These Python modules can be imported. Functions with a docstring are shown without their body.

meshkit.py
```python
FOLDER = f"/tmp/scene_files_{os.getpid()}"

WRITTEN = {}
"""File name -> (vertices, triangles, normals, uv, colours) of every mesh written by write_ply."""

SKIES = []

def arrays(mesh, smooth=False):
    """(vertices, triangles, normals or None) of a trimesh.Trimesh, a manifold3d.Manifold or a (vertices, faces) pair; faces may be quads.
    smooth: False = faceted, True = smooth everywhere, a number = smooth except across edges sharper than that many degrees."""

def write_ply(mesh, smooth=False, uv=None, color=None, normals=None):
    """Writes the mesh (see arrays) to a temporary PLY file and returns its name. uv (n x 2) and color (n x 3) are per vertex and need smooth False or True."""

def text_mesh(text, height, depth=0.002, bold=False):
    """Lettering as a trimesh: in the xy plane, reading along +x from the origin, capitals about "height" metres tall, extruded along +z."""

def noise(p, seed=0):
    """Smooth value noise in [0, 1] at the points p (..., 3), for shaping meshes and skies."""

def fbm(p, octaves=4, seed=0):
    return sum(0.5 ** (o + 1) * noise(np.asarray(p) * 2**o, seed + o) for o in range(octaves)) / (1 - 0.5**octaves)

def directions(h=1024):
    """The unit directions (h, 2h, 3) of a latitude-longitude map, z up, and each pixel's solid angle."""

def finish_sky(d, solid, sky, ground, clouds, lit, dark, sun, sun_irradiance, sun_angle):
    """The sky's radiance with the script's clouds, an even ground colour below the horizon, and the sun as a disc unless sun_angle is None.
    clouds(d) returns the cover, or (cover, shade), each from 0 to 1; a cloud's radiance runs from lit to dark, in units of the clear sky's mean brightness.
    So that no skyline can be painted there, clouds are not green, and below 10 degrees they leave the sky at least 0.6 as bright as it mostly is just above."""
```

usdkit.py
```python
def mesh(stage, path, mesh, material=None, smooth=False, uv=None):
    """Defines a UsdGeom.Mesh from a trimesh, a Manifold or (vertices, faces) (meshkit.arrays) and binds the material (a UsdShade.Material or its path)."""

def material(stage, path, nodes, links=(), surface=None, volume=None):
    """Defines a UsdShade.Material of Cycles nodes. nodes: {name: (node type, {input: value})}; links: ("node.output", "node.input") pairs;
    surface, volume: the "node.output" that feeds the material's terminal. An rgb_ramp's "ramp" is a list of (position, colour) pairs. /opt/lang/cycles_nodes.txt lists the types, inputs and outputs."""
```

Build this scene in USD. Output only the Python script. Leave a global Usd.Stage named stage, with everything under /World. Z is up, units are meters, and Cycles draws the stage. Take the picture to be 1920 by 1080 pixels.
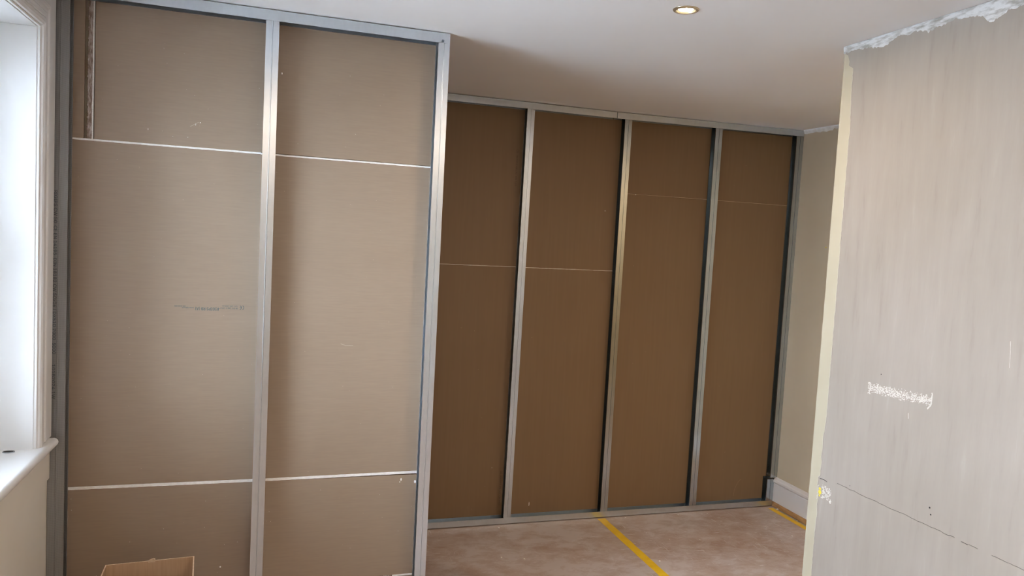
import math, random
import numpy as np
import trimesh
import usdkit, meshkit
from shapely.geometry import LineString, Polygon, Point, box as sbox
from shapely.ops import unary_union
import manifold3d as m3
from pxr import Usd, UsdGeom, UsdLux, UsdShade, Gf, Sdf

stage = Usd.Stage.CreateInMemory()
UsdGeom.SetStageUpAxis(stage, UsdGeom.Tokens.z)
UsdGeom.Xform.Define(stage, '/World')
UsdGeom.Scope.Define(stage, '/World/Looks')

# ------------------------------------------------------------------ camera
YAW, PITCH, ROLL = 0.30830, -0.0682, 0.0533
EYE = np.array([0.0, 0.0, 1.6487])
FOCAL_PX = 1400.05
fw = np.array([math.sin(YAW) * math.cos(PITCH), math.cos(YAW) * math.cos(PITCH), math.sin(PITCH)])
rt = np.array([math.cos(YAW), -math.sin(YAW), 0.0])
up = np.cross(rt, fw)
r2 = math.cos(ROLL) * rt + math.sin(ROLL) * up
u2 = -math.sin(ROLL) * rt + math.cos(ROLL) * up
cam = UsdGeom.Camera.Define(stage, '/World/camera')
cam.CreateHorizontalApertureAttr(36.0)
cam.CreateVerticalApertureAttr(36.0 * 1080 / 1920)
cam.CreateFocalLengthAttr(36.0 * FOCAL_PX / 1920)
cam.CreateClippingRangeAttr(Gf.Vec2f(0.05, 500.0))
cam.AddTransformOp().Set(Gf.Matrix4d(*r2, 0, *u2, 0, *(-fw), 0, *EYE, 1))
cam.CreateExposureAttr(1.5)

# ------------------------------------------------------------------ light
SKY_STRENGTH = 1.0
usdkit.material(stage, '/World/Looks/sky', {
    'sky': ('sky_texture', {'sky_type': 'preetham', 'sun_direction': (0.64, -0.1, 0.76), 'turbidity': 4.0}),
    'bg': ('background_shader', {'strength': SKY_STRENGTH})},
    [('sky.color', 'bg.color')], surface='bg.background')
dome = UsdLux.DomeLight.Define(stage, '/World/sky')
dome.CreateIntensityAttr(4.0)
dome.CreateColorAttr(Gf.Vec3f(0.71, 0.81, 1.0))
sun = UsdLux.DistantLight.Define(stage, '/World/sun')
sun.CreateIntensityAttr(75.0)
sun.CreateAngleAttr(0.6)
sun.CreateColorAttr(Gf.Vec3f(0.87, 0.91, 1.0))
# the sun stands behind the house: it never enters the window, it lights the yard outside it
_d = np.array([0.55, -0.12, 0.82]); _d /= np.linalg.norm(_d)
_x = np.cross([0, 1, 0], _d); _x /= np.linalg.norm(_x); _y = np.cross(_d, _x)
sun.AddTransformOp().Set(Gf.Matrix4d(*_x, 0, *_y, 0, *_d, 0, 0, 0, 8, 1))
LAMP_WATTS = 1.0

# ------------------------------------------------------------------ dimensions (metres)
H = 2.40                    # ceiling
XL, XR, XE = -0.714, 1.943, 3.135   # left wall, plastered right wall, end wall of the alcove
YN, YF = 2.816, 3.981       # front flanges of the nearer and the farther partition
DEP = 0.05                  # stud depth
YBACK = -2.6
WIN = (1.50, 2.645, 0.903, 2.208)   # window opening: y0, y1, sill, head
WIN2 = (-1.60, -0.45, 0.903, 2.208)
WALL_T = 0.30

# ------------------------------------------------------------------ helpers
names = {}
def numbered(parent, name):
    k = (parent, name); n = names.get(k, 0); names[k] = n + 1
    return name if n == 0 else '%s_%03d' % (name, n)

def tag(prim, label=None, category=None, group=None, kind=None):
    for k, v in (('label', label), ('category', category), ('group', group), ('kind', kind)):
        if v: prim.SetCustomDataByKey(k, v)
    return prim

def thing(name, label, category, group=None, kind=None, loc=(0, 0, 0)):
    x = UsdGeom.Xform.Define(stage, '/World/' + numbered('/World', name))
    x.AddTranslateOp().Set(Gf.Vec3d(*map(float, loc)))
    return tag(x.GetPrim(), label, category, group, kind)

def obj(name, mesh, mat, parent=None, label=None, category=None, group=None, kind=None, smooth=False):
    base = str(parent.GetPath()) if parent else '/World'
    m = usdkit.mesh(stage, base + '/' + numbered(base, name), mesh, '/World/Looks/' + mat, smooth)
    return tag(m.GetPrim(), label, category, group, kind)

def bx(x0, x1, y0, y1, z0, z1):
    b = trimesh.creation.box([x1 - x0, y1 - y0, z1 - z0])
    b.apply_translation([(x0 + x1) / 2, (y0 + y1) / 2, (z0 + z1) / 2])
    return b

def cat(ms):
    return trimesh.util.concatenate(ms)

def bevel_box(x0, x1, y0, y1, z0, z1, r):
    """A box with its edges taken off by r: the hull of the box shrunk along each axis."""
    pts = []
    for sx in (0, 1):
        for sy in (0, 1):
            for sz in (0, 1):
                c = np.array([(x0, x1)[sx], (y0, y1)[sy], (z0, z1)[sz]])
                d = np.array([1 - 2 * sx, 1 - 2 * sy, 1 - 2 * sz]) * r
                for keep in range(3):
                    q = c + d; q[keep] = c[keep]; pts.append(q)
    return trimesh.convex.convex_hull(np.array(pts))

def extrude(poly, h):
    if poly.geom_type == 'MultiPolygon':
        return cat([trimesh.creation.extrude_polygon(p, h) for p in poly.geoms])
    return trimesh.creation.extrude_polygon(poly, h)

def place(mesh, cols, origin):
    """Maps local x, y, z onto the three given world directions."""
    T = np.eye(4); T[:3, 0], T[:3, 1], T[:3, 2], T[:3, 3] = cols[0], cols[1], cols[2], origin
    mesh = mesh.copy(); mesh.apply_transform(T)
    if np.linalg.det(T[:3, :3]) < 0: mesh.invert()
    return mesh

def prism_y(profile_xz, y0, y1):      # profile in x, z extruded along y
    return place(extrude(Polygon(profile_xz) if not hasattr(profile_xz, 'geom_type') else profile_xz, y1 - y0), ([1, 0, 0], [0, 0, 1], [0, 1, 0]), [0, y0, 0])

def prism_x(profile_yz, x0, x1):
    return place(extrude(Polygon(profile_yz) if not hasattr(profile_yz, 'geom_type') else profile_yz, x1 - x0), ([0, 1, 0], [0, 0, 1], [1, 0, 0]), [x0, 0, 0])

def prism_z(profile_xy, z0, z1):
    return place(extrude(Polygon(profile_xy) if not hasattr(profile_xy, 'geom_type') else profile_xy, z1 - z0), ([1, 0, 0], [0, 1, 0], [0, 0, 1]), [0, 0, z0])

def cut(boxes_from, holes):
    def man(t): return m3.Manifold(m3.Mesh(np.asarray(t.vertices, np.float32), np.asarray(t.faces, np.uint32)))
    a = man(boxes_from)
    for h in holes: a = a - man(h)
    return a

# ------------------------------------------------------------------ materials
def mat(name, nodes, links, surface='p.BSDF'):
    return usdkit.material(stage, '/World/Looks/' + name, nodes, links, surface=surface)

def plain(name, color, rough=0.5, metallic=0.0, **kw):
    mat(name, {'p': ('principled_bsdf', dict(base_color=color, roughness=rough, metallic=metallic, **kw))}, [])

def noisy(name, c0, c1, scale=(3, 3, 3), rough=0.6, lo=0.35, hi=0.65, detail=5, bump=0.0, bscale=(200, 200, 200), bdist=0.001, metallic=0.0, specks=None, ior_level=0.5):
    """Two tones mixed by noise in world space, fine relief by bump, and optional pale specks (scale, size, colour)."""
    n = {'g': ('geometry', {}), 'map': ('mapping', {'scale': scale}), 'n': ('noise_texture', {'scale': 1.0, 'detail': detail, 'roughness': 0.6}),
         'r': ('rgb_ramp', {'ramp': [(lo, c0), (hi, c1)]}),
         'p': ('principled_bsdf', {'roughness': rough, 'metallic': metallic, 'specular_ior_level': ior_level})}
    l = [('g.position', 'map.vector'), ('map.vector', 'n.vector'), ('n.fac', 'r.fac')]
    last = 'r.color'
    if specks:
        sc, size, col = specks
        n['v'] = ('voronoi_texture', {'scale': sc, 'randomness': 1.0})
        n['vt'] = ('math', {'math_type': 'less_than', 'value2': size})
        n['wn'] = ('separate_xyz', {})
        n['vt2'] = ('math', {'math_type': 'greater_than', 'value2': 0.72})
        n['vm'] = ('math', {'math_type': 'multiply'})
        n['sm'] = ('mix', {'color2': col})
        l += [('g.position', 'v.vector'), ('v.distance', 'vt.value1'), ('v.color', 'wn.vector'), ('wn.x', 'vt2.value1'), ('vt.value', 'vm.value1'), ('vt2.value', 'vm.value2'),
              ('vm.value', 'sm.fac'), (last, 'sm.color1')]
        last = 'sm.color'
    if bump:
        n['bm'] = ('mapping', {'scale': bscale}); n['bn'] = ('noise_texture', {'scale': 1.0, 'detail': 3})
        n['b'] = ('bump', {'strength': bump, 'distance': bdist})
        l += [('g.position', 'bm.vector'), ('bm.vector', 'bn.vector'), ('bn.fac', 'b.height'), ('b.normal', 'p.normal')]
    l.append((last, 'p.base_color'))
    mat(name, n, l)

noisy('ceiling_paint', (0.82, 0.815, 0.80), (0.85, 0.845, 0.83), (1.2, 1.2, 1.2), 0.7, bump=0.05, bscale=(90, 90, 90))
noisy('cream_paint', (0.50, 0.455, 0.33), (0.53, 0.485, 0.36), (2, 2, 2), 0.55, bump=0.06, bscale=(120, 120, 120))
noisy('wall_paint', (0.66, 0.62, 0.54), (0.70, 0.66, 0.58), (2, 2, 2), 0.6, bump=0.06, bscale=(120, 120, 120))
plain('white_gloss', (0.66, 0.65, 0.63), 0.28)
plain('white_satin', (0.74, 0.73, 0.72), 0.4)
noisy('end_wall_paint', (0.60, 0.52, 0.38), (0.64, 0.555, 0.41), (2, 2, 2), 0.6, bump=0.06, bscale=(120, 120, 120))
noisy('bare_timber', (0.34, 0.19, 0.08), (0.50, 0.30, 0.13), (4, 14, 60), 0.6)
noisy('board_lengthways', (0.272, 0.203, 0.142), (0.292, 0.219, 0.154), (14, 5, 150), 0.62, lo=0.3, hi=0.7, bump=0.15, bscale=(160, 60, 700), bdist=0.0006, specks=(42, 0.045, (0.46, 0.38, 0.29)))
noisy('board_upright', (0.190, 0.122, 0.060), (0.203, 0.131, 0.066), (70, 5, 2.5), 0.62, lo=0.3, hi=0.7, bump=0.12, bscale=(600, 60, 100), bdist=0.0005, specks=(26, 0.03, (0.50, 0.40, 0.28)))
noisy('gypsum', (0.70, 0.68, 0.64), (0.84, 0.82, 0.78), (60, 60, 200), 0.8, bump=0.2, bscale=(300, 300, 300))
noisy('torn_gypsum', (0.20, 0.14, 0.105), (0.44, 0.38, 0.34), (160, 60, 40), 0.85, lo=0.42, hi=0.62, bump=0.6, bscale=(260, 200, 120), bdist=0.002)
noisy('galvanised', (0.65, 0.72, 0.78), (0.69, 0.76, 0.82), (60, 60, 24), 0.28, metallic=1.0, bump=0.10, bscale=(500, 500, 500), bdist=0.0004)
noisy('galvanised_worn', (0.45, 0.51, 0.55), (0.53, 0.59, 0.63), (90, 90, 14), 0.20, metallic=1.0, bump=0.10, bscale=(400, 400, 60), bdist=0.0004)
# knurled steel: rows of small dimples
mat('galvanised_knurled', {
    'g': ('geometry', {}), 'map': ('mapping', {'scale': (420, 420, 420)}), 'v': ('voronoi_texture', {'scale': 1.0, 'randomness': 0.0}),
    'r': ('rgb_ramp', {'ramp': [(0.1, (0.20, 0.21, 0.22)), (0.6, (0.34, 0.355, 0.36))]}), 'b': ('bump', {'strength': 0.5, 'distance': 0.0007}),
    'p': ('principled_bsdf', {'roughness': 0.45, 'metallic': 0.75})},
    [('g.position', 'map.vector'), ('map.vector', 'v.vector'), ('v.distance', 'r.fac'), ('r.color', 'p.base_color'), ('v.distance', 'b.height'), ('b.normal', 'p.normal')])
plain('stamp_ink', (0.10, 0.12, 0.14), 0.7)
plain('board_ink', (0.095, 0.125, 0.13), 0.8, specular_ior_level=0.1)
plain('dark_ink', (0.11, 0.07, 0.04), 0.7)
plain('dark_gap', (0.02, 0.02, 0.02), 0.9)
noisy('yellow_tape', (0.78, 0.50, 0.015), (0.84, 0.56, 0.03), (20, 20, 20), 0.42)
plain('scuffed_board', (0.255, 0.165, 0.088), 0.5)
plain('joint_dim', (0.42, 0.31, 0.20), 0.8)
plain('joint_pale', (0.58, 0.52, 0.43), 0.8)
noisy('dab_white', (0.60, 0.575, 0.52), (0.74, 0.715, 0.66), (60, 60, 60), 0.85)
plain('chalk', (0.44, 0.37, 0.29), 0.8)
plain('lip_plaster', (0.56, 0.52, 0.43), 0.6)
plain('yellow_dab', (0.82, 0.68, 0.06), 0.6)
noisy('filler', (0.74, 0.75, 0.74), (0.86, 0.87, 0.86), (30, 30, 30), 0.8, bump=0.35, bscale=(140, 140, 140), bdist=0.002)
noisy('filler_rough', (0.40, 0.385, 0.345), (0.74, 0.745, 0.73), (30, 20, 74), 0.85, lo=0.36, hi=0.56, detail=8, bump=0.6, bscale=(110, 110, 190), bdist=0.003)
noisy('crumb_white', (0.78, 0.76, 0.72), (0.88, 0.86, 0.82), (50, 50, 50), 0.85)
noisy('cardboard', (0.42, 0.27, 0.155), (0.48, 0.315, 0.19), (110, 12, 6), 0.7, bump=0.15, bscale=(260, 30, 10), bdist=0.0006)
noisy('cardboard_edge', (0.50, 0.35, 0.22), (0.62, 0.46, 0.31), (150, 150, 150), 0.8)
noisy('paving', (0.44, 0.45, 0.46), (0.52, 0.53, 0.53), (0.8, 0.8, 0.8), 0.9)
noisy('satin_brass', (0.60, 0.52, 0.36), (0.66, 0.58, 0.42), (40, 40, 40), 0.3, metallic=0.8)
mat('lamp_lens', {'p': ('principled_bsdf', {'base_color': (0.9, 0.9, 0.85), 'emission_color': (1.0, 0.86, 0.62), 'emission_strength': 14.0})}, [])
mat('pane', {'f': ('fresnel', {'IOR': 1.5}), 't': ('transparent_bsdf', {'color': (0.96, 0.98, 0.97)}), 's': ('glossy_bsdf', {'roughness': 0.0, 'color': (1, 1, 1)}), 'm': ('mix_closure', {})},
    [('f.fac', 'm.fac'), ('t.BSDF', 'm.closure1'), ('s.BSDF', 'm.closure2')], surface='m.closure')
# skimmed plaster: trowel streaks running up the wall over broad drying patches
mat('plaster_skim', {
    'g': ('geometry', {}),
    'm1': ('mapping', {'scale': (1, 26, 3.2)}), 'n1': ('noise_texture', {'scale': 1.0, 'detail': 6, 'roughness': 0.62}),
    'm2': ('mapping', {'scale': (1, 1.7, 1.3)}), 'n2': ('noise_texture', {'scale': 1.0, 'detail': 4, 'roughness': 0.5}),
    'r1': ('rgb_ramp', {'ramp': [(0.22, (0.33, 0.288, 0.242)), (0.40, (0.386, 0.344, 0.296)), (0.62, (0.404, 0.362, 0.313)), (0.80, (0.445, 0.41, 0.365))]}),
    'r2': ('rgb_ramp', {'ramp': [(0.35, (0.90, 0.89, 0.87)), (0.65, (1.0, 1.0, 1.0))]}),
    'x': ('mix', {'mix_type': 'multiply', 'fac': 1.0}),
    'm3': ('mapping', {'scale': (40, 160, 24)}), 'n3': ('noise_texture', {'scale': 1.0, 'detail': 4}), 'b': ('bump', {'strength': 0.18, 'distance': 0.0012}),
    'p': ('principled_bsdf', {'roughness': 0.62})},
    [('g.position', 'm1.vector'), ('m1.vector', 'n1.vector'), ('n1.fac', 'r1.fac'), ('g.position', 'm2.vector'), ('m2.vector', 'n2.vector'), ('n2.fac', 'r2.fac'),
     ('r1.color', 'x.color1'), ('r2.color', 'x.color2'), ('x.color', 'p.base_color'), ('g.position', 'm3.vector'), ('m3.vector', 'n3.vector'), ('n3.fac', 'b.height'), ('b.normal', 'p.normal')])
# floor protection board: red-brown, dusted with white plaster and scuffed
mat('floor_board', {
    'g': ('geometry', {}),
    'm1': ('mapping', {'scale': (3.1, 3.1, 1)}), 'n1': ('noise_texture', {'scale': 1.0, 'detail': 8, 'roughness': 0.65}),
    'r1': ('rgb_ramp', {'ramp': [(0.32, (0.35, 0.245, 0.185)), (0.62, (0.415, 0.30, 0.238))]}),
    'm2': ('mapping', {'scale': (1.5, 1.5, 1), 'location': (0.4, 1.3, 0)}), 'n2': ('noise_texture', {'scale': 1.0, 'detail': 3, 'roughness': 0.5}),
    'm4': ('mapping', {'scale': (9, 13, 1), 'rotation': (0, 0, 0.5)}), 'n4': ('noise_texture', {'scale': 1.0, 'detail': 9, 'roughness': 0.66, 'distortion': 0.25}),
    'dsum': ('math', {'math_type': 'multiply_add', 'value2': 0.8}),
    'd2': ('rgb_ramp', {'ramp': [(0.68, (0.0, 0.0, 0.0)), (0.90, (0.30, 0.30, 0.30)), (1.08, (0.70, 0.70, 0.70))]}),
    'm3': ('mapping', {'scale': (11, 80, 1), 'rotation': (0, 0, 0.6)}), 'n3': ('noise_texture', {'scale': 1.0, 'detail': 5, 'roughness': 0.65, 'distortion': 0.8}),
    'd3': ('rgb_ramp', {'ramp': [(0.585, (0, 0, 0)), (0.68, (0.75, 0.75, 0.75))]}),
    'm5': ('mapping', {'scale': (62, 9, 1), 'rotation': (0, 0, 0.25)}), 'n5': ('noise_texture', {'scale': 1.0, 'detail': 5, 'roughness': 0.65, 'distortion': 0.8}),
    'd5': ('rgb_ramp', {'ramp': [(0.595, (0, 0, 0)), (0.69, (0.7, 0.7, 0.7))]}),
    'a': ('mix', {'mix_type': 'lighten', 'fac': 1.0}), 'a2': ('mix', {'mix_type': 'lighten', 'fac': 1.0}), 'bw': ('rgb_to_bw', {}),
    'dust': ('mix', {'color2': (0.68, 0.67, 0.69)}),
    'b': ('bump', {'strength': 0.15, 'distance': 0.001}),
    'p': ('principled_bsdf', {'roughness': 0.42})},
    [('g.position', 'm1.vector'), ('m1.vector', 'n1.vector'), ('n1.fac', 'r1.fac'), ('g.position', 'm2.vector'), ('m2.vector', 'n2.vector'),
     ('g.position', 'm4.vector'), ('m4.vector', 'n4.vector'), ('n2.fac', 'dsum.value1'), ('n4.fac', 'dsum.value3'), ('dsum.value', 'd2.fac'),
     ('g.position', 'm3.vector'), ('m3.vector', 'n3.vector'), ('n3.fac', 'd3.fac'), ('g.position', 'm5.vector'), ('m5.vector', 'n5.vector'), ('n5.fac', 'd5.fac'),
     ('d2.color', 'a.color1'), ('d3.color', 'a.color2'), ('a.color', 'a2.color1'), ('d5.color', 'a2.color2'), ('a2.color', 'bw.color'), ('bw.val', 'dust.fac'),
     ('r1.color', 'dust.color1'), ('dust.color', 'p.base_color'), ('n4.fac', 'b.height'), ('b.normal', 'p.normal')])

# ------------------------------------------------------------------ the room shell
obj('floor', bx(XL - WALL_T, XE + 0.12, YBACK - 0.12, 4.17, -0.15, 0.0), 'floor_board', kind='structure',
    label='floor covered with dusty red-brown protection board', category='floor')

def lift(x, y):          # the ceiling runs up about a centimetre into the far corner of the alcove
    return 0.013 * min(max((x - 1.85) / 1.28, 0), 1) * min(max((y - 2.6) / 1.3, 0), 1)
cx = [XL - WALL_T, 0.6, 1.85, 2.2, 2.6, 3.0, XE + 0.12]; cy = [YBACK - 0.12, 1.0, 2.6, 3.0, 3.4, 3.9, 4.17]
cv = [(x, y, H + lift(x, y)) for y in cy for x in cx]; nb = len(cv); cv += [(x, y, H + 0.14) for y in cy for x in cx]
cf = []; nx = len(cx)
for j in range(len(cy) - 1):
    for i in range(nx - 1):
        a = j * nx + i
        cf.append((a, a + nx, a + nx + 1, a + 1)); cf.append((nb + a, nb + a + 1, nb + a + nx + 1, nb + a + nx))
edge = [i for i in range(nx)] + [j * nx + nx - 1 for j in range(1, len(cy))] + [(len(cy) - 1) * nx + i for i in range(nx - 2, -1, -1)] + [j * nx for j in range(len(cy) - 2, 0, -1)]
for k in range(len(edge)):
    a, b = edge[k], edge[(k + 1) % len(edge)]; cf.append((a, b, nb + b, nb + a))
ceiling = obj('ceiling', (np.array(cv), np.array(cf)), 'ceiling_paint', kind='structure', label='smooth white plastered ceiling with one recessed spotlight', category='ceiling')

def opening(w): return bx(XL - WALL_T - 0.1, XL + 0.1, w[0] - 0.018, w[1] + 0.018, w[2] - 0.028, w[3] + 0.018)
obj('wall_left', cut(bx(XL - WALL_T, XL, YBACK, 4.05, 0, H), [opening(WIN), opening(WIN2)]), 'wall_paint', kind='structure',
    label='cream painted outer wall with the window in it', category='wall')
obj('wall_back', bx(XL - WALL_T, XE + 0.12, YBACK - 0.12, YBACK, 0, H), 'wall_paint', kind='structure', label='cream wall behind the camera', category='wall')
obj('wall_far', bx(XL - WALL_T, XE + 0.12, 4.05, 4.17, 0, H), 'wall_paint', kind='structure', label='wall closing the alcove behind the boards', category='wall')
we = obj('wall_end', bx(XE, XE + 0.12, YBACK, 4.05, 0, H + 0.015), 'end_wall_paint', kind='structure', label='cream painted end wall between far partition and plastered wall', category='wall')

rng = random.Random(5)
# ragged white filler where the end wall meets the ceiling
def ragged_band(y0, y1, top, depth, x_face, thick, seed, mids, n=60, rows=7, rough=1.0):
    """A trowelled band against the ceiling on a wall of constant x: mids = [(y, lower z)], facing -x."""
    ys = np.linspace(y0, y1, n); low = np.interp(ys, [m[0] for m in mids], [m[1] for m in mids])
    low = low + (meshkit.fbm(np.stack([ys * 26, np.full(n, seed), np.zeros(n)], 1)) * 0.012 + meshkit.fbm(np.stack([ys * 140, np.full(n, seed), np.ones(n)], 1)) * 0.010) * rough
    v = []
    for k in range(rows):
        t = k / (rows - 1)
        for i in range(n):
            z = top(ys[i]) + (low[i] - top(ys[i])) * t
            h = meshkit.fbm(np.array([[ys[i] * 34, z * 70, seed * 3.1]]))[0]
            e = 0.0 if k == rows - 1 else thick * (0.55 + 0.9 * h) * (0.35 + 0.65 * math.sin(math.pi * min(1, 0.25 + t)))
            v.append((x_face - max(e, 0.0003 if k < rows - 1 else -0.0008), ys[i], z))
    f = [(k * n + i, k * n + i + 1, (k + 1) * n + i + 1, (k + 1) * n + i) for k in range(rows - 1) for i in range(n - 1)]
    return np.array(v), np.array(f)[:, ::-1]
obj('filler_band', ragged_band(2.4, YF, lambda y: H + 0.0 + lift(XE, y), 0.03, XE, 0.006, 4.0,
    [(2.4, 2.372), (3.60, 2.372), (3.72, 2.380), (3.73, 2.368), (3.98, 2.378)], n=120), 'filler', we, label='white filler along the top of the cream wall', smooth=40)
obj('nail', trimesh.creation.icosphere(1, 0.004).apply_translation([XE - 0.001, 3.703, 1.686]), 'yellow_dab', we)

# skirting on the end wall: white board with a moulded top over a bare timber strip
sk = thing('baseboard_end', 'white moulded skirting board over a bare timber strip on end wall', 'skirting board', kind='structure')
XS = XE - 0.022
prof = [(XE, 0.036), (XS, 0.036), (XS, 0.150), (XS + 0.002, 0.154), (XS - 0.004, 0.158), (XS - 0.006, 0.166), (XS - 0.004, 0.174), (XS + 0.004, 0.180), (XS + 0.010, 0.188), (XE, 0.190)]
obj('board', prism_y(prof, 0.2, YF + 0.002), 'white_satin', sk)
obj('timber_strip', bevel_box(XS - 0.004, XE, 0.2, YF - 0.002, 0.004, 0.036, 0.002), 'bare_timber', sk, label='bare brown timber strip at foot')

# ------------------------------------------------------------------ plastered wall on the right
SK = 0.003
wr = obj('wall_right', bx(XR + SK, XR + 0.10, YBACK, 2.284, 0, H), 'cream_paint', kind='structure', label='freshly skimmed grey-white plaster wall with a cream edge strip', category='wall')
left_edge = [(2.284, 2.400), (2.284, 2.376), (2.263, 2.365), (2.253, 2.34), (2.255, 2.327), (2.232, 2.313), (2.230, 2.20), (2.223, 2.103), (2.224, 2.044), (2.2235, 1.75), (2.2215, 1.40), (2.221, 1.036), (2.224, 1.015),
             (2.229, 0.97), (2.227, 0.932), (2.231, 0.90), (2.226, 0.884), (2.229, 0.85), (2.228, 0.831), (2.238, 0.822), (2.236, 0.812), (2.240, 0.792), (2.234, 0.770), (2.229, 0.742), (2.233, 0.72), (2.228, 0.689), (2.232, 0.64), (2.2325, 0.55), (2.231, 0.445), (2.233, 0.2), (2.231, 0.0)]
jit = random.Random(9); pl = []
for a, b in zip(left_edge[:-1], left_edge[1:]):
    n = max(1, int(abs(b[1] - a[1]) / 0.012))
    for k in range(n):
        t = k / n; pl.append((a[0] + (b[0] - a[0]) * t + (jit.uniform(-0.0012, 0.0012) if 0 < k else 0), a[1] + (b[1] - a[1]) * t))
pl.append(left_edge[-1])
skim = Polygon([(YBACK, 0.0), (YBACK, H)] + pl).buffer(0)
def crack(y0, y1, z, w=0.0016, seed=1):
    r = random.Random(seed); n = max(3, int(abs(y0 - y1) / 0.012)); c = [(y0 + (y1 - y0) * k / n, z + r.uniform(-0.0016, 0.0016)) for k in range(n + 1)]
    return LineString(c).buffer(w / 2, cap_style=2)
cracks = unary_union([crack(2.190, 2.229, 0.8195, 0.0026, 1), crack(1.652, 2.141, 0.829, 0.0015, 2), crack(1.575, 1.605, 0.829, 0.0015, 3), crack(1.607, 1.63, 0.828, 0.002, 4), crack(1.482, 1.531, 0.8275, 0.0015, 5), crack(0.9, 1.478, 0.829, 0.0013, 6)])
obj('plaster_skim', prism_x(skim.difference(cracks), XR, XR + SK + 0.0002), 'plaster_skim', wr, label='grey-white trowelled plaster coat')
obj('hairline_crack', prism_x(cracks, XR + SK * 0.5, XR + SK + 0.0003), 'dark_gap', wr, label='thin dark horizontal crack in the plaster')
# raised edge of the skim coat along the cream strip
lip = LineString([p for p in pl if p[1] < 2.312]).buffer(0.0014, cap_style=2)
obj('plaster_lip', prism_x(lip, XR - 0.0009, XR + 0.001), 'lip_plaster', wr, label='raised pale ridge beside the cream strip')
mids = [(0.3, 2.35), (1.2, 2.352), (1.50, 2.35), (1.599, 2.352), (1.647, 2.348), (1.697, 2.326), (1.727, 2.356), (1.809, 2.365), (1.871, 2.36), (1.914, 2.35), (1.962, 2.366), (2.04, 2.366), (2.098, 2.345), (2.186, 2.362), (2.269, 2.366), (2.284, 2.366)]
obj('filler_band', ragged_band(0.3, 2.284, lambda y: H - 0.001, 0.04, XR, 0.0040, 1.0, mids, n=900, rows=13), 'filler_rough', wr, label='rough white filler band under the ceiling', smooth=35)
def blobs(spots, x, flat=0.35):
    out = []
    for y, z, r, sy, sz in spots:
        s = trimesh.creation.icosphere(1, 1.0); s.apply_scale([r * flat, r * sy, r * sz]); s.apply_translation([x, y, z]); out.append(s)
    return cat(out)
sp = []; r = random.Random(3)
for k in range(720):        # dabbed-on white filler, thicker along the lower right and at both ends
    t = r.random(); y = 2.030 - 0.253 * t
    zc = 1.2005 + 0.014 * t; zc = 1.201 + (1.2125 - 1.201) * t
    z = r.gauss(zc, 0.0085)
    if abs(z - zc) > 0.019: continue
    sp.append((y, z, r.uniform(0.0007, 0.0022), r.uniform(0.7, 1.8), r.uniform(0.7, 1.3)))
for k in range(60): sp.append((2.029 + r.uniform(-0.006, 0.006), 1.201 + r.uniform(-0.020, 0.020), r.uniform(0.001, 0.0022), 1, 1.2))
for k in range(70):
    t = k / 69; sp.append((1.776 + 0.012 * max(0, t - 0.7) ** 1.0 / 0.3 + r.uniform(-0.001, 0.001), 1.236 - 0.050 * t, 0.0018, 0.9, 1.6))
obj('dabbed_filler', blobs(sp, XR, 0.15), 'dab_white', wr, label='stippled white filler streak', kind='stuff')
obj('yellow_dab', blobs([(2.224, 0.782, 0.010, 1.0, 0.7), (2.223, 0.769, 0.011, 1.0, 1.0), (2.224, 0.756, 0.008, 1.0, 0.9)], XR + 0.001, 0.15), 'yellow_dab', wr, label='small yellow dab of paint at wall edge')
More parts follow.
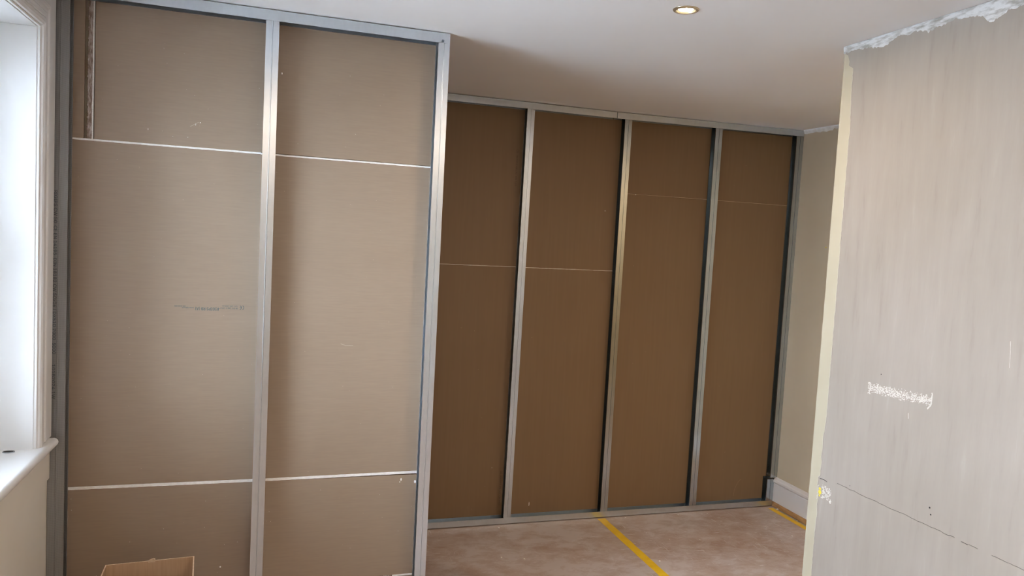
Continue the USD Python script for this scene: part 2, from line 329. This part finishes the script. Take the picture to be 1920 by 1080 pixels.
sp = [(r.uniform(2.165, 2.214), r.uniform(0.748, 0.800), r.uniform(0.001, 0.0034), r.uniform(0.8, 1.6), r.uniform(0.7, 1.5)) for k in range(85)] + [(2.233 + r.uniform(-0.003, 0.003), 0.74 + 0.002 * k, 0.0018, 1, 1) for k in range(28)]
obj('plaster_crumbs', blobs(sp, XR, 0.5), 'dab_white', wr, kind='stuff')
obj('pin_hole', blobs([(1.747, 0.886, 0.003, 1, 1), (1.741, 0.866, 0.0026, 1, 1), (1.983, 1.256, 0.0018, 1, 1), (2.079, 0.842, 0.0016, 1, 1)], XR, 0.12), 'dark_gap', wr)
obj('scratch', cat([prism_x(LineString([(1.859, 1.154), (1.857, 1.137)]).buffer(0.0008), XR - 0.0006, XR + 0.001), prism_x(LineString([(1.538, 1.434), (1.535, 1.40), (1.533, 1.361)]).buffer(0.0006), XR - 0.0006, XR + 0.001)]), 'dab_white', wr)

# ------------------------------------------------------------------ windows in the left wall
def make_window(n, w, detail):
    y0, y1, zs, zh = w
    t = thing('window_%d' % n, ('white painted window recess with moulded architrave and deep sill beside the partition' if n == 1 else 'second white window of the outer wall, behind the camera'), 'window', kind='structure')
    XO = XL - WALL_T                     # outer face
    lin = 0.018; xi = XL + 0.004
    obj('jamb', bx(XO + 0.06, xi, y1, y1 + lin, zs, zh + lin), 'white_gloss', t)
    obj('jamb', bx(XO + 0.06, xi, y0 - lin, y0, zs, zh + lin), 'white_gloss', t)
    obj('soffit', bx(XO + 0.06, xi, y0, y1, zh, zh + lin), 'white_gloss', t)
    # moulded architrave: section across its width (u from the opening outwards), d = how far it stands off the wall
    sec = [(0.000, 0.0), (0.000, 0.012), (0.003, 0.014), (0.006, 0.014), (0.008, 0.020), (0.016, 0.024), (0.026, 0.024), (0.032, 0.020), (0.036, 0.015), (0.039, 0.018), (0.052, 0.018), (0.056, 0.0155), (0.070, 0.0155), (0.074, 0.019), (0.082, 0.020), (0.086, 0.0165), (0.150, 0.0165), (0.151, 0.0)]
    def mitred(pts_inner, direction):      # sweeps the section along the three sides of the opening with mitred corners
        V = []; F = []; m = len(sec)
        for (y, z, dy, dz) in pts_inner:
            for u, d in sec: V.append((XL + d, y + dy * u, z + dz * u))
        for k in range(len(pts_inner) - 1):
            for i in range(m):
                j = (i + 1) % m; F.append((k * m + i, k * m + j, (k + 1) * m + j, (k + 1) * m + i))
        cap = lambda o, rev: [(o, o + i, o + i + 1)[::-1] if rev else (o, o + i, o + i + 1) for i in range(1, m - 1)]
        tri = [q for f in F for q in ((f[0], f[1], f[2]), (f[0], f[2], f[3]))] + cap(0, True) + cap((len(pts_inner) - 1) * m, False)
        me = trimesh.Trimesh(np.array(V), np.array(tri), process=False); me.fix_normals(); return me
    g = 0.002
    for name, path in (('architrave', [(y1 + g, zs, 1, 0), (y1 + g, zh + g, 1, 1)]), ('architrave', [(y1 + g, zh + g, 1, 1), (y0 - g, zh + g, -1, 1)]), ('architrave', [(y0 - g, zh + g, -1, 1), (y0 - g, zs, -1, 0)])):
        obj(name, mitred(path, 1), 'white_gloss', t, smooth=25)
    # sill board with rounded nosing, apron below
    nose = [(XO + 0.05, zs - 0.028), (XO + 0.05, zs), (XL + 0.030, zs)]
    for a in np.linspace(90, -90, 13): nose.append((XL + 0.030 + 0.014 * math.cos(math.radians(a)), zs - 0.014 + 0.014 * math.sin(math.radians(a))))
    ye = min(y1 + 0.126, YN - 0.044) if n == 1 else y1 + 0.126
    inner = prism_y(nose, y0, y1)
    front = [(XL, zs - 0.028), (XL, zs)] + nose[2:]
    ears = [prism_y(front, y1, ye), prism_y(front, y0 - 0.15, y0)]
    obj('sill', cat([inner] + ears + [trimesh.creation.icosphere(3, 0.014).apply_scale([1, 1, 1]).apply_translation([XL + 0.030, ye, zs - 0.014])]), 'white_gloss', t, smooth=30, label='white sill with a rounded nosing')
    obj('apron', bevel_box(XL, XL + 0.009, y0 - 0.13, YN - 0.003 if n == 1 else y1 + 0.1, zs - 0.15, zs - 0.028, 0.002), 'wall_paint', t)
    # frame, two sashes with panes
    xf0, xf1 = XO + 0.07, XO + 0.13
    fr = cut(bx(xf0, xf1, y0, y1, zs, zh), [bx(xf0 - 0.1, xf1 + 0.1, y0 + 0.05, y1 - 0.05, zs + 0.055, zh - 0.05)])
    obj('frame', fr, 'white_gloss', t)
    zm = (zs + zh) / 2
    for k, (a, b, x0) in enumerate(((zs + 0.055, zm + 0.02, xf0 + 0.034), (zm - 0.02, zh - 0.05, xf0 + 0.004))):
        s = obj('sash', cut(bx(x0, x0 + 0.026, y0 + 0.05, y1 - 0.05, a, b), [bx(x0 - 0.1, x0 + 0.1, y0 + 0.095, (y0 + y1) / 2 - 0.012, a + 0.045, b - 0.04), bx(x0 - 0.1, x0 + 0.1, (y0 + y1) / 2 + 0.012, y1 - 0.095, a + 0.045, b - 0.04)]), 'white_gloss', t)
        for ya, yb in ((y0 + 0.095, (y0 + y1) / 2 - 0.012), ((y0 + y1) / 2 + 0.012, y1 - 0.095)):
            obj('pane', bx(x0 + 0.011, x0 + 0.015, ya, yb, a + 0.045, b - 0.04), 'pane', s)
    return t
win = make_window(1, WIN, True)
make_window(2, WIN2, False)
# sunk oval socket in the sill
hole = trimesh.creation.cylinder(0.012, 0.003, sections=28); hole.apply_scale([1.25, 0.85, 1]); hole.apply_translation([-0.768, 2.618, 0.9035])
ring = trimesh.creation.annulus(0.0115, 0.0135, 0.003, sections=28); ring.apply_scale([1.25, 0.85, 1]); ring.apply_translation([-0.768, 2.618, 0.9042])
so = thing('sill_socket', 'small dark oval metal socket let into the white window sill', 'socket')
obj('recess', hole, 'dark_gap', so); obj('rim', ring, 'galvanised_worn', so)

# ------------------------------------------------------------------ metal stud partitions
T = 0.0014
def c_profile(x0, x1, yf, yb, rib=1, web='left'):
    """C-shaped stud section in plan: front flange with a rolled rib, web, back flange, lips."""
    a, b = (x0, x1) if web == 'left' else (x1, x0)
    s = 1 if b > a else -1; m = (a + b) / 2; h = T / 2
    a += s * h; b -= s * h; f, k = yf + h, yb - h
    pts = [(b, f + 0.0055), (b, f)]
    pts += [(m + s * 0.0024, f), (m + s * 0.0012, f + 0.0022 * rib), (m - s * 0.0012, f + 0.0022 * rib), (m - s * 0.0024, f)]
    pts += [(a, f), (a, k), (b, k), (b, k - 0.0055)]
    return LineString(pts).buffer(h, cap_style=2, join_style=2)

def stud(parent, x0, x1, yf, z0, z1, lean=0.0, material='galvanised', web='right', label=None, name='stud', rib=1, punch=None):
    m = prism_z(c_profile(x0, x1, yf, yf + DEP - 0.0005, rib, web), z0, z1)
    if punch is not None: m = punched(m, punch)
    m.vertices[:, 0] += lean * m.vertices[:, 2] / H
    return obj(name, m, material, parent, label=label)

def punched(m, at):
    c = trimesh.creation.cylinder(0.0055, 0.02, sections=20); c.apply_transform(trimesh.transformations.rotation_matrix(math.pi / 2, [1, 0, 0])); c.apply_translation(at)
    mm = cut(m, [c]).to_mesh(); return trimesh.Trimesh(mm.vert_properties[:, :3], mm.tri_verts)

def track(parent, name, x0, x1, yf, z_edge, z_flange, material='galvanised', rise=(0, 0), label=None, punch=None):
    """A U-shaped floor or ceiling track: web on the floor or ceiling, one flange in front of the studs and one behind."""
    s = 1 if z_flange > z_edge else -1; h = T / 2; d = 0.0016
    prof = LineString([(yf - d + h, z_flange), (yf - d + h, z_edge + s * h), (yf + DEP - h, z_edge + s * h), (yf + DEP - h, z_flange)]).buffer(h, cap_style=2, join_style=2)
    m = prism_x(prof, x0, x1)
    if punch is not None: m = punched(m, punch)
    if rise != (0, 0):
        t = np.clip((m.vertices[:, 0] - x0) / (x1 - x0), 0, 1); m.vertices[:, 2] += rise[0] + (rise[1] - rise[0]) * t
    return obj(name, m, material, parent, label=label)

BT = 0.0125
# ---- nearer partition, between the window and its free end
pn = thing('stud_partition', 'nearer steel stud partition with brown plasterboard, beside the window', 'partition wall')
track(pn, 'top_track', XL + 0.001, 0.588, YN, H - 0.004, 2.3595, label='ceiling track with a punched hole at its free end', punch=(0.573, YN, 2.3665))
track(pn, 'bottom_track', XL + 0.001, 0.600, YN, 0.001, 0.040)
ls = stud(pn, XL + 0.001, -0.662, YN, 0.003, H - 0.003, material='galvanised_knurled', label='knurled wall stud with stamped lettering', rib=-0.8, web='left')
stud(pn, -0.0563, -0.0117, YN, 0.003, H - 0.003)
stud(pn, 0.5574, 0.6008, YN, 0.003, H - 0.003, label='end stud of the partition', punch=(0.573, YN, 2.3665))
YB = YN + DEP
seam1, seam2, seam3 = 1.8995, 0.697, 0.285
def seam_z(x): return seam1
gap = 0.004
XB0, XB1 = XL + 0.002, 0.602
boards = [
    (bevel_box(-0.598, XB1, YB, YB + BT, seam1 + 0.004, H - 0.002, 0.0008), None),
    (bevel_box(XB0, -0.629, YB, YB + BT, seam1 + 0.003, H - 0.002, 0.0008), 'narrow strip of brown plasterboard by the window'),
    (bevel_box(XB0, XB1, YB, YB + BT, seam2 + 0.0055, seam1 - 0.0015, 0.0008), None),
    (bevel_box(XB0, XB1, YB, YB + BT, seam3 + 0.003, seam2 - 0.0055, 0.0008), None),
    (bevel_box(XB0, XB1, YB, YB + BT, 0.004, seam3 - 0.003, 0.0008), None)]
pb = [obj('plasterboard', m, 'board_lengthways', pn, label=l) for m, l in boards]
def joint(parent, x0, x1, z, h, y, seed, mat_='gypsum', slope=0.0):
    """The white gypsum edge that shows in an open joint, with a slightly ragged outline."""
    r = random.Random(seed); n = max(8, int((x1 - x0) / 0.012)); xs = np.linspace(x0, x1, n)
    zc = z + slope * (xs - x0)
    topz = zc + h / 2 + np.array([r.uniform(-0.0003, 0.0003) for _ in xs]); botz = zc - h / 2 + np.array([r.uniform(-0.0004, 0.0004) for _ in xs])
    p = Polygon(list(zip(xs, topz)) + list(zip(xs[::-1], botz[::-1]))).buffer(0)
    return obj('board_joint', place(extrude(p, BT + 0.0005), ([1, 0, 0], [0, 0, 1], [0, 1, 0]), [0, y, 0]), mat_, parent, label='white gypsum showing in the joint between boards')
joint(pn, XB0, -0.062, seam1 + 0.001, 0.0062, YB - 0.0003, 1)
joint(pn, -0.062, XB1, seam1 - 0.0005, 0.0058, YB - 0.0003, 2)
joint(pn, XB0, -0.03, seam2, 0.0102, YB - 0.0003, 3)
joint(pn, -0.03, XB1, seam2, 0.0102, YB - 0.0003, 4, slope=0.008)
joint(pn, 0.478, XB1, seam3, 0.0062, YB - 0.0003, 5)
joint(pn, XB0, 0.478, seam3 - 0.0005, 0.004, YB + 0.002, 6, 'torn_gypsum')
# vertical cut with torn paper beside it
rr = random.Random(8); zz = np.linspace(seam1 + 0.004, H - 0.002, 240)
xl = [-0.6185 + rr.uniform(-0.003, 0.002) for _ in zz]
pt = Polygon(list(zip(xl, zz)) + [(-0.6045, zz[-1]), (-0.6045, zz[0])]).buffer(0)
obj('torn_edge', place(extrude(pt, BT * 0.9), ([1, 0, 0], [0, 0, 1], [0, 1, 0]), [0, YB + 0.0008, 0]), 'torn_gypsum', pn, label='torn dark paper and gypsum beside the upright cut')
obj('board_joint', bx(-0.6045, -0.6005, YB - 0.0004, YB + BT, seam1 + 0.004, H - 0.002), 'gypsum', pn)

def stamp(text, h, depth=0.0003, bold=False, width=None):
    m = meshkit.text_mesh(text, h, depth, bold=bold)
    if width: m.apply_scale([width / (m.bounds[1][0] - m.bounds[0][0]), 1, 1]); m.apply_translation([-m.bounds[0][0], 0, 0])
    return m
# print on the middle board, upside down: its lettering runs from right to left
def upside(parent, x_right, z_top, text, h, bold=False, width=None):
    m = stamp(text, h, bold=bold, width=width)
    return place(m, ([-1, 0, 0], [0, 0, -1], [0, -1, 0]), [x_right, YB, z_top])
zt = 1.3495
def ce(x, z, s):
    a = [(math.cos(math.radians(t)) * s, math.sin(math.radians(t)) * s) for t in np.linspace(115, 245, 15)]
    c1 = LineString([(p[0], p[1]) for p in a]).buffer(s * 0.13); c2 = LineString([(p[0] + 1.15 * s, p[1]) for p in a]).buffer(s * 0.13); bar = LineString([(0.2 * s, 0), (0.75 * s, 0)]).buffer(s * 0.13)
    return place(extrude(unary_union([c1, c2, bar]), 0.0003), ([-1, 0, 0], [0, 0, -1], [0, -1, 0]), [x, YB, z])
parts = [ce(-0.104 - 0.008, 1.3405, 0.0075)]
parts += [upside(pb[2], -0.126, 1.3395, 'EN 520  Type A  13.X.X', 0.0046, True, width=0.058), upside(pb[2], -0.126, 1.3475, '12.5 x 1250 x 2000 mm', 0.0046, True, width=0.052),
          upside(pb[2], -0.186, 1.3405, '\u00b7', 0.010), upside(pb[2], -0.190, 1.3385, 'RIGIPS RB (A)', 0.0100, True, width=0.078),
          upside(pb[2], -0.272, 1.3380, 'www.rigips.ch', 0.0042, True, width=0.040), upside(pb[2], -0.300, 1.3440, 'DIN 18180 GKB', 0.0042, True, width=0.036)]
obj('printed_stamp', cat(parts), 'board_ink', pb[2], label='small grey-blue line of print, upside down')
# lettering down the wall stud
m = stamp('RIGIPS CW 50  CE EN 14195  DIN 18182 CW 50x06 / DX51D 7000  5000', 0.0095, bold=True, width=0.545)
m2 = stamp('10182024 1W', 0.0095, bold=True, width=0.118)
w1 = place(m, ([0, 0, -1], [1, 0, 0], [0, -1, 0]), [-0.7015, YN + 0.0001, 1.722])
w2 = place(m2, ([0, 0, -1], [1, 0, 0], [0, -1, 0]), [-0.7025, YN + 0.0001, 1.142])
obj('stamped_lettering', cat([w1, w2]), 'stamp_ink', ls, label='dark lettering running down the stud')

def flecks(spots, y):
    out = []
    for x, z, sx, sz in spots:
        s = trimesh.creation.icosphere(1, 1.0); s.apply_scale([sx, 0.0008, sz]); s.apply_translation([x, y, z]); out.append(s)
    return cat(out)
r = random.Random(21)
fl = [(0.002, 2.191, 0.0022, 0.004), (-0.281, 1.982, 0.0007, 0.004), (-0.266, 1.990, 0.002, 0.0014), (-0.432, 1.952, 0.0008, 0.0035)]
obj('plaster_fleck', flecks(fl[:1], YB), 'crumb_white', pb[0])
obj('plaster_fleck', flecks(fl[1:] + [(r.uniform(-0.55, 0.5), r.uniform(1.92, 2.3), r.uniform(0.0005, 0.001), r.uniform(0.0005, 0.001)) for _ in range(12)], YB), 'crumb_white', pb[0], kind='stuff')
obj('chalk_scuff', cat([place(extrude(LineString([(0.245, 1.211), (0.262, 1.205), (0.290, 1.204)]).buffer(0.0008), 0.0002), ([1, 0, 0], [0, 0, 1], [0, -1, 0]), [0, YB, 0]),
                        place(extrude(LineString([(-0.298, 1.974), (-0.272, 1.991)]).buffer(0.0007), 0.0002), ([1, 0, 0], [0, 0, 1], [0, -1, 0]), [0, YB, 0])]), 'chalk', pb[2])
obj('plaster_fleck', flecks([(0.497, 0.674, 0.003, 0.006), (0.492, 0.664, 0.002, 0.003), (0.552, 0.662, 0.004, 0.007), (-0.161, 0.375, 0.003, 0.003), (-0.652, 0.66, 0.0013, 0.001), (-0.65, 0.62, 0.001, 0.001)] + [(r.uniform(-0.6, 0.5), r.uniform(0.35, 0.65), 0.0008, 0.0008) for _ in range(16)], YB), 'crumb_white', pb[3], kind='stuff')

# ---- farther partition, closing the alcove
pf = thing('stud_partition', 'farther steel stud partition closing the alcove, with darker brown boards', 'partition wall')
track(pf, 'top_track', XL + 0.001, 1.8445, YF, H - 0.004, 2.3600)
track(pf, 'top_track', 1.8485, XE - 0.001, YF, H - 0.004, 2.3600, rise=(0, 0.0125))
track(pf, 'bottom_track', XL + 0.001, XE - 0.024, YF, 0.006, 0.0395)
for x0, lean, lab in ((-0.66, 0, None), (-0.02, 0, None), (0.64, 0, None)): stud(pf, x0, x0 + 0.044, YF, 0.008, H - 0.003)
stud(pf, 1.2895, 1.3325, YF, 0.008, H - 0.003, lean=0.0148)
stud(pf, 1.8972, 1.9408, YF, 0.008, H - 0.003, lean=0.0030, material='galvanised_worn')
stud(pf, 2.5002, 2.5468, YF, 0.008, H - 0.003, lean=0.0012, material='galvanised_worn')
stud(pf, 3.0840, XE - 0.0005, YF, 0.190, H + 0.008, material='galvanised_worn', label='end stud standing over the skirting board')
stud(pf, 3.0620, XS - 0.0005, YF - 0.0005, 0.008, 0.186, material='galvanised_worn', label='short piece of stud fitted beside the skirting board', name='stud_piece')
obj('cut_flange', bx(3.062, 3.112, YF - 0.0012, YF, 0.180, 0.1875), 'dark_gap', pf)
YG = YF + DEP
X0, XM, X1 = XL + 0.002, 1.921, XE - 0.002
zl, zr = 1.4795, 1.9395
fb = [obj('plasterboard', bevel_box(a, b, YG, YG + BT, z0, z1, 0.0008), 'board_upright', pf) for a, b, z0, z1 in
      ((X0, 0.68, 0.008, zl - 0.0015), (0.682, XM - 0.001, 0.008, zl - 0.0015), (X0, 0.68, zl + 0.0015, H - 0.001), (0.682, XM - 0.001, zl + 0.0015, H - 0.001),
       (XM + 0.001, X1, 0.008, zr - 0.0015), (XM + 0.001, X1, zr + 0.0015, H + 0.004))]
joint(pf, X0, 1.30, zl + 0.001, 0.0034, YG - 0.0003, 11, 'joint_pale'); joint(pf, 1.30, XM, zl, 0.0034, YG - 0.0003, 12, 'joint_pale'); joint(pf, XM, 2.52, zr - 0.001, 0.0026, YG - 0.0003, 13, 'joint_dim', slope=0.004); joint(pf, 2.52, X1, zr, 0.0026, YG - 0.0003, 14, 'joint_dim')
def upright(x, z, text, h, width):
    return place(stamp(text, h, bold=False, width=width), ([0, 0, -1], [1, 0, 0], [0, -1, 0]), [x, YG, z])
obj('printed_stamp', cat([upright(1.268, 2.138, 'CE', 0.013, 0.018), upright(1.268, 2.105, 'RIGIPS RB (A)  EN 520', 0.009, 0.17)]), 'dark_ink', fb[3], label='faint dark print running down the board')
obj('printed_stamp', cat([upright(1.272, 0.300, 'CE', 0.013, 0.018), upright(1.272, 0.270, 'RIGIPS RB (A)  EN 520', 0.009, 0.17)]), 'dark_ink', fb[1], label='faint dark print running down the board')
obj('plaster_fleck', flecks([(1.459, 0.093, 0.0022, 0.013)], YG), 'crumb_white', fb[1], label='short white upright streak')
obj('plaster_fleck', flecks([(2.02, 1.937, 0.004, 0.003), (1.83, 1.83, 0.004, 0.0015), (1.22, 0.32, 0.002, 0.002)], YG), 'crumb_white', fb[4])
# crescent scrape low on the last board
arc = LineString([(3.02 - 0.075 + 0.075 * math.cos(t) - 0.02, 0.06 + 0.12 * math.sin(t)) for t in np.linspace(1.9, 3.1, 16)]).buffer(0.0016)
obj('scrape', place(extrude(arc, 0.0002), ([1, 0, 0], [0, 0, 1], [0, -1, 0]), [0, YG, 0]), 'scuffed_board', fb[4])

# ------------------------------------------------------------------ tape on the floor
def tape(x0, x1, y0, y1, seed, label):
    r = random.Random(seed); n = 40; ys = np.linspace(y0, y1, n)
    a = [(x0 + r.uniform(-0.0012, 0.0012), y) for y in ys]; b = [(x1 + r.uniform(-0.0012, 0.0012), y) for y in ys[::-1]]
    m = prism_z(Polygon(a + b), 0.0, 0.0006)
    return obj('marking_tape', m, 'yellow_tape', label=label, category='tape')
tape(1.875, 1.924, 2.35, YF - 0.012, 1, 'yellow tape line across the open floor towards the middle stud')
tape(3.060, 3.098, 2.35, YF - 0.03, 2, 'yellow tape line along the foot of the skirting board')

# ------------------------------------------------------------------ downlights
def downlight(x, y, z, label, watts):
    t = thing('downlight', label, 'ceiling light', loc=(x, y, z), group=None)
    prof = [(0.0270, 0.004), (0.0285, -0.0005), (0.030, -0.0035), (0.033, -0.0050), (0.038, -0.0042), (0.0405, -0.0020), (0.0412, 0.0)]
    ringm = trimesh.creation.revolve(np.array(prof), sections=56)
    obj('trim_ring', ringm, 'satin_brass', t, smooth=35)
    lens = trimesh.creation.revolve(np.array([(0.0, -0.0015), (0.012, -0.0013), (0.022, -0.0006), (0.0275, 0.0012), (0.0275, 0.003)]), sections=40)
    obj('lens', lens, 'lamp_lens', t, smooth=35)
    li = UsdLux.DiskLight.Define(stage, str(t.GetPath()) + '/lamp')
    li.CreateRadiusAttr(0.024); li.CreateIntensityAttr(watts); li.CreateColorAttr(Gf.Vec3f(1.0, 0.77, 0.57))
    li.AddTranslateOp().Set(Gf.Vec3d(0, 0, -0.0056))
    return t
LAMP = 620.0
downlight(1.222, 2.168, H, 'lit round recessed spotlight with a satin brass ring in the ceiling', LAMP)
for x, y, w in ((1.222, 0.35, 'beside the camera, towards the plastered wall'), (0.0, 0.35, 'right above the camera'), (1.222, -1.45, 'by the back wall, towards the plastered wall'), (0.0, -1.45, 'by the back wall, towards the second window')):
    downlight(x, y, H, 'lit recessed spotlight ' + w, LAMP)
downlight(2.60, 1.7, H, 'lit recessed spotlight behind the plastered wall, nearer the alcove', LAMP * 1.8)
downlight(2.60, -0.3, H, 'lit recessed spotlight behind the plastered wall, farther from the alcove', LAMP * 1.8)

# ------------------------------------------------------------------ cardboard box by the partition
bxo = thing('cardboard_box', 'open brown cardboard box standing on floor before the nearer partition', 'box')
A, B = np.array([-0.502, 2.655]), np.array([-0.233, 2.668])     # far panel, left and right corner
wd = 0.36
def panel(p, q, z0, zp, zq, t, inward):
    """An upright sheet of corrugated board from p to q whose top runs from zp to zq."""
    n = np.array(inward, float); n /= np.linalg.norm(n); v = []
    for o in (0, t):
        for (c, z) in ((p, z0), (q, z0), (q, zq), (p, zp)): v.append((c[0] + n[0] * o, c[1] + n[1] * o, z))
    return trimesh.convex.convex_hull(np.array(v))
hA, hB = 0.5045, 0.5075
C2, D2 = A + [0.010, -wd], B + [0.028, -wd]
obj('far_panel', panel(A, B, 0.006, hA, hB, 0.0038, (0, -1)), 'cardboard', bxo)
obj('side_panel', panel(A, C2, 0.006, hA, hA, 0.0038, (1, 0)), 'cardboard', bxo)
obj('side_panel', panel(B, D2, 0.006, hB, hB, 0.0038, (-1, 0)), 'cardboard', bxo)
obj('near_panel', panel(C2, D2, 0.006, hA, hB, 0.0038, (0, 1)), 'cardboard', bxo)
obj('bottom_panel', prism_z(Polygon([A, B, D2, C2]), 0.0, 0.006), 'cardboard', bxo)
mid = A + (B - A) * 0.50
tabp = Polygon([(-0.011, -0.004), (0.010, -0.004), (0.0095, 0.0065), (0.004, 0.0072), (-0.004, 0.0062), (-0.0095, 0.002)])
obj('locking_tab', place(extrude(tabp, 0.005), ([1, 0.05, 0], [0, 0, 1], [0, -1, 0]), [mid[0] + 0.004, mid[1] + 0.0002, (hA + hB) / 2]), 'cardboard_edge', bxo)
er = []
for p, q, zp, zq, inn in ((A, B, hA, hB, (0, -1)), (A, C2, hA, hA, (1, 0)), (B, D2, hB, hB, (-1, 0)), (C2, D2, hA, hB, (0, 1))):
    m = panel(p, q, 0, 0.0009, 0.0009, 0.0038, inn); 
    m.vertices[:, 2] += np.interp(((m.vertices[:, :2] - p) @ (q - p)) / ((q - p) @ (q - p)), [0, 1], [zp, zq]); er.append(m)
obj('cut_edge', cat(er), 'cardboard_edge', bxo, label='paler cut top edge of the box')

# ------------------------------------------------------------------ plaster crumbs on the floor
r = random.Random(44)
def crumb(x, y, s, label, group=None):
    m = trimesh.creation.icosphere(1, s); m.vertices *= 1 + 0.35 * meshkit.noise(m.vertices / s * 1.7 + x * 13)[:, None]
    m.vertices[:, 2] *= 0.65; m.apply_translation([x, y, -m.bounds[0][2]])
    obj('plaster_crumb', m, 'crumb_white', label=label, category='crumb', group=group)
crumb(3.106, 3.918, 0.0055, 'white plaster crumb between tape and skirting, nearer the far partition')
crumb(3.099, 3.719, 0.0045, 'white plaster crumb between tape and skirting, nearer the plastered wall')
for x, y, s in ((1.959, 3.361, 0.004), (1.251, 3.938, 0.004), (1.264, 3.517, 0.004), (1.153, 3.558, 0.0035), (2.156, 3.61, 0.003), (2.327, 3.572, 0.0035), (2.908, 3.522, 0.004), (2.835, 3.671, 0.003), (2.40, 3.94, 0.004), (2.05, 3.95, 0.004), (2.60, 3.93, 0.0035)):
    crumb(x, y, s, 'tiny white plaster crumb lying on the open brown floor', 'crumbs on the open floor')

# ------------------------------------------------------------------ yard outside the window
obj('ground_outside', bx(-60, XL - WALL_T - 0.002, -40, 40, -0.6, -0.35), 'paving', kind='structure', label='pale paved yard outside the window', category='ground')
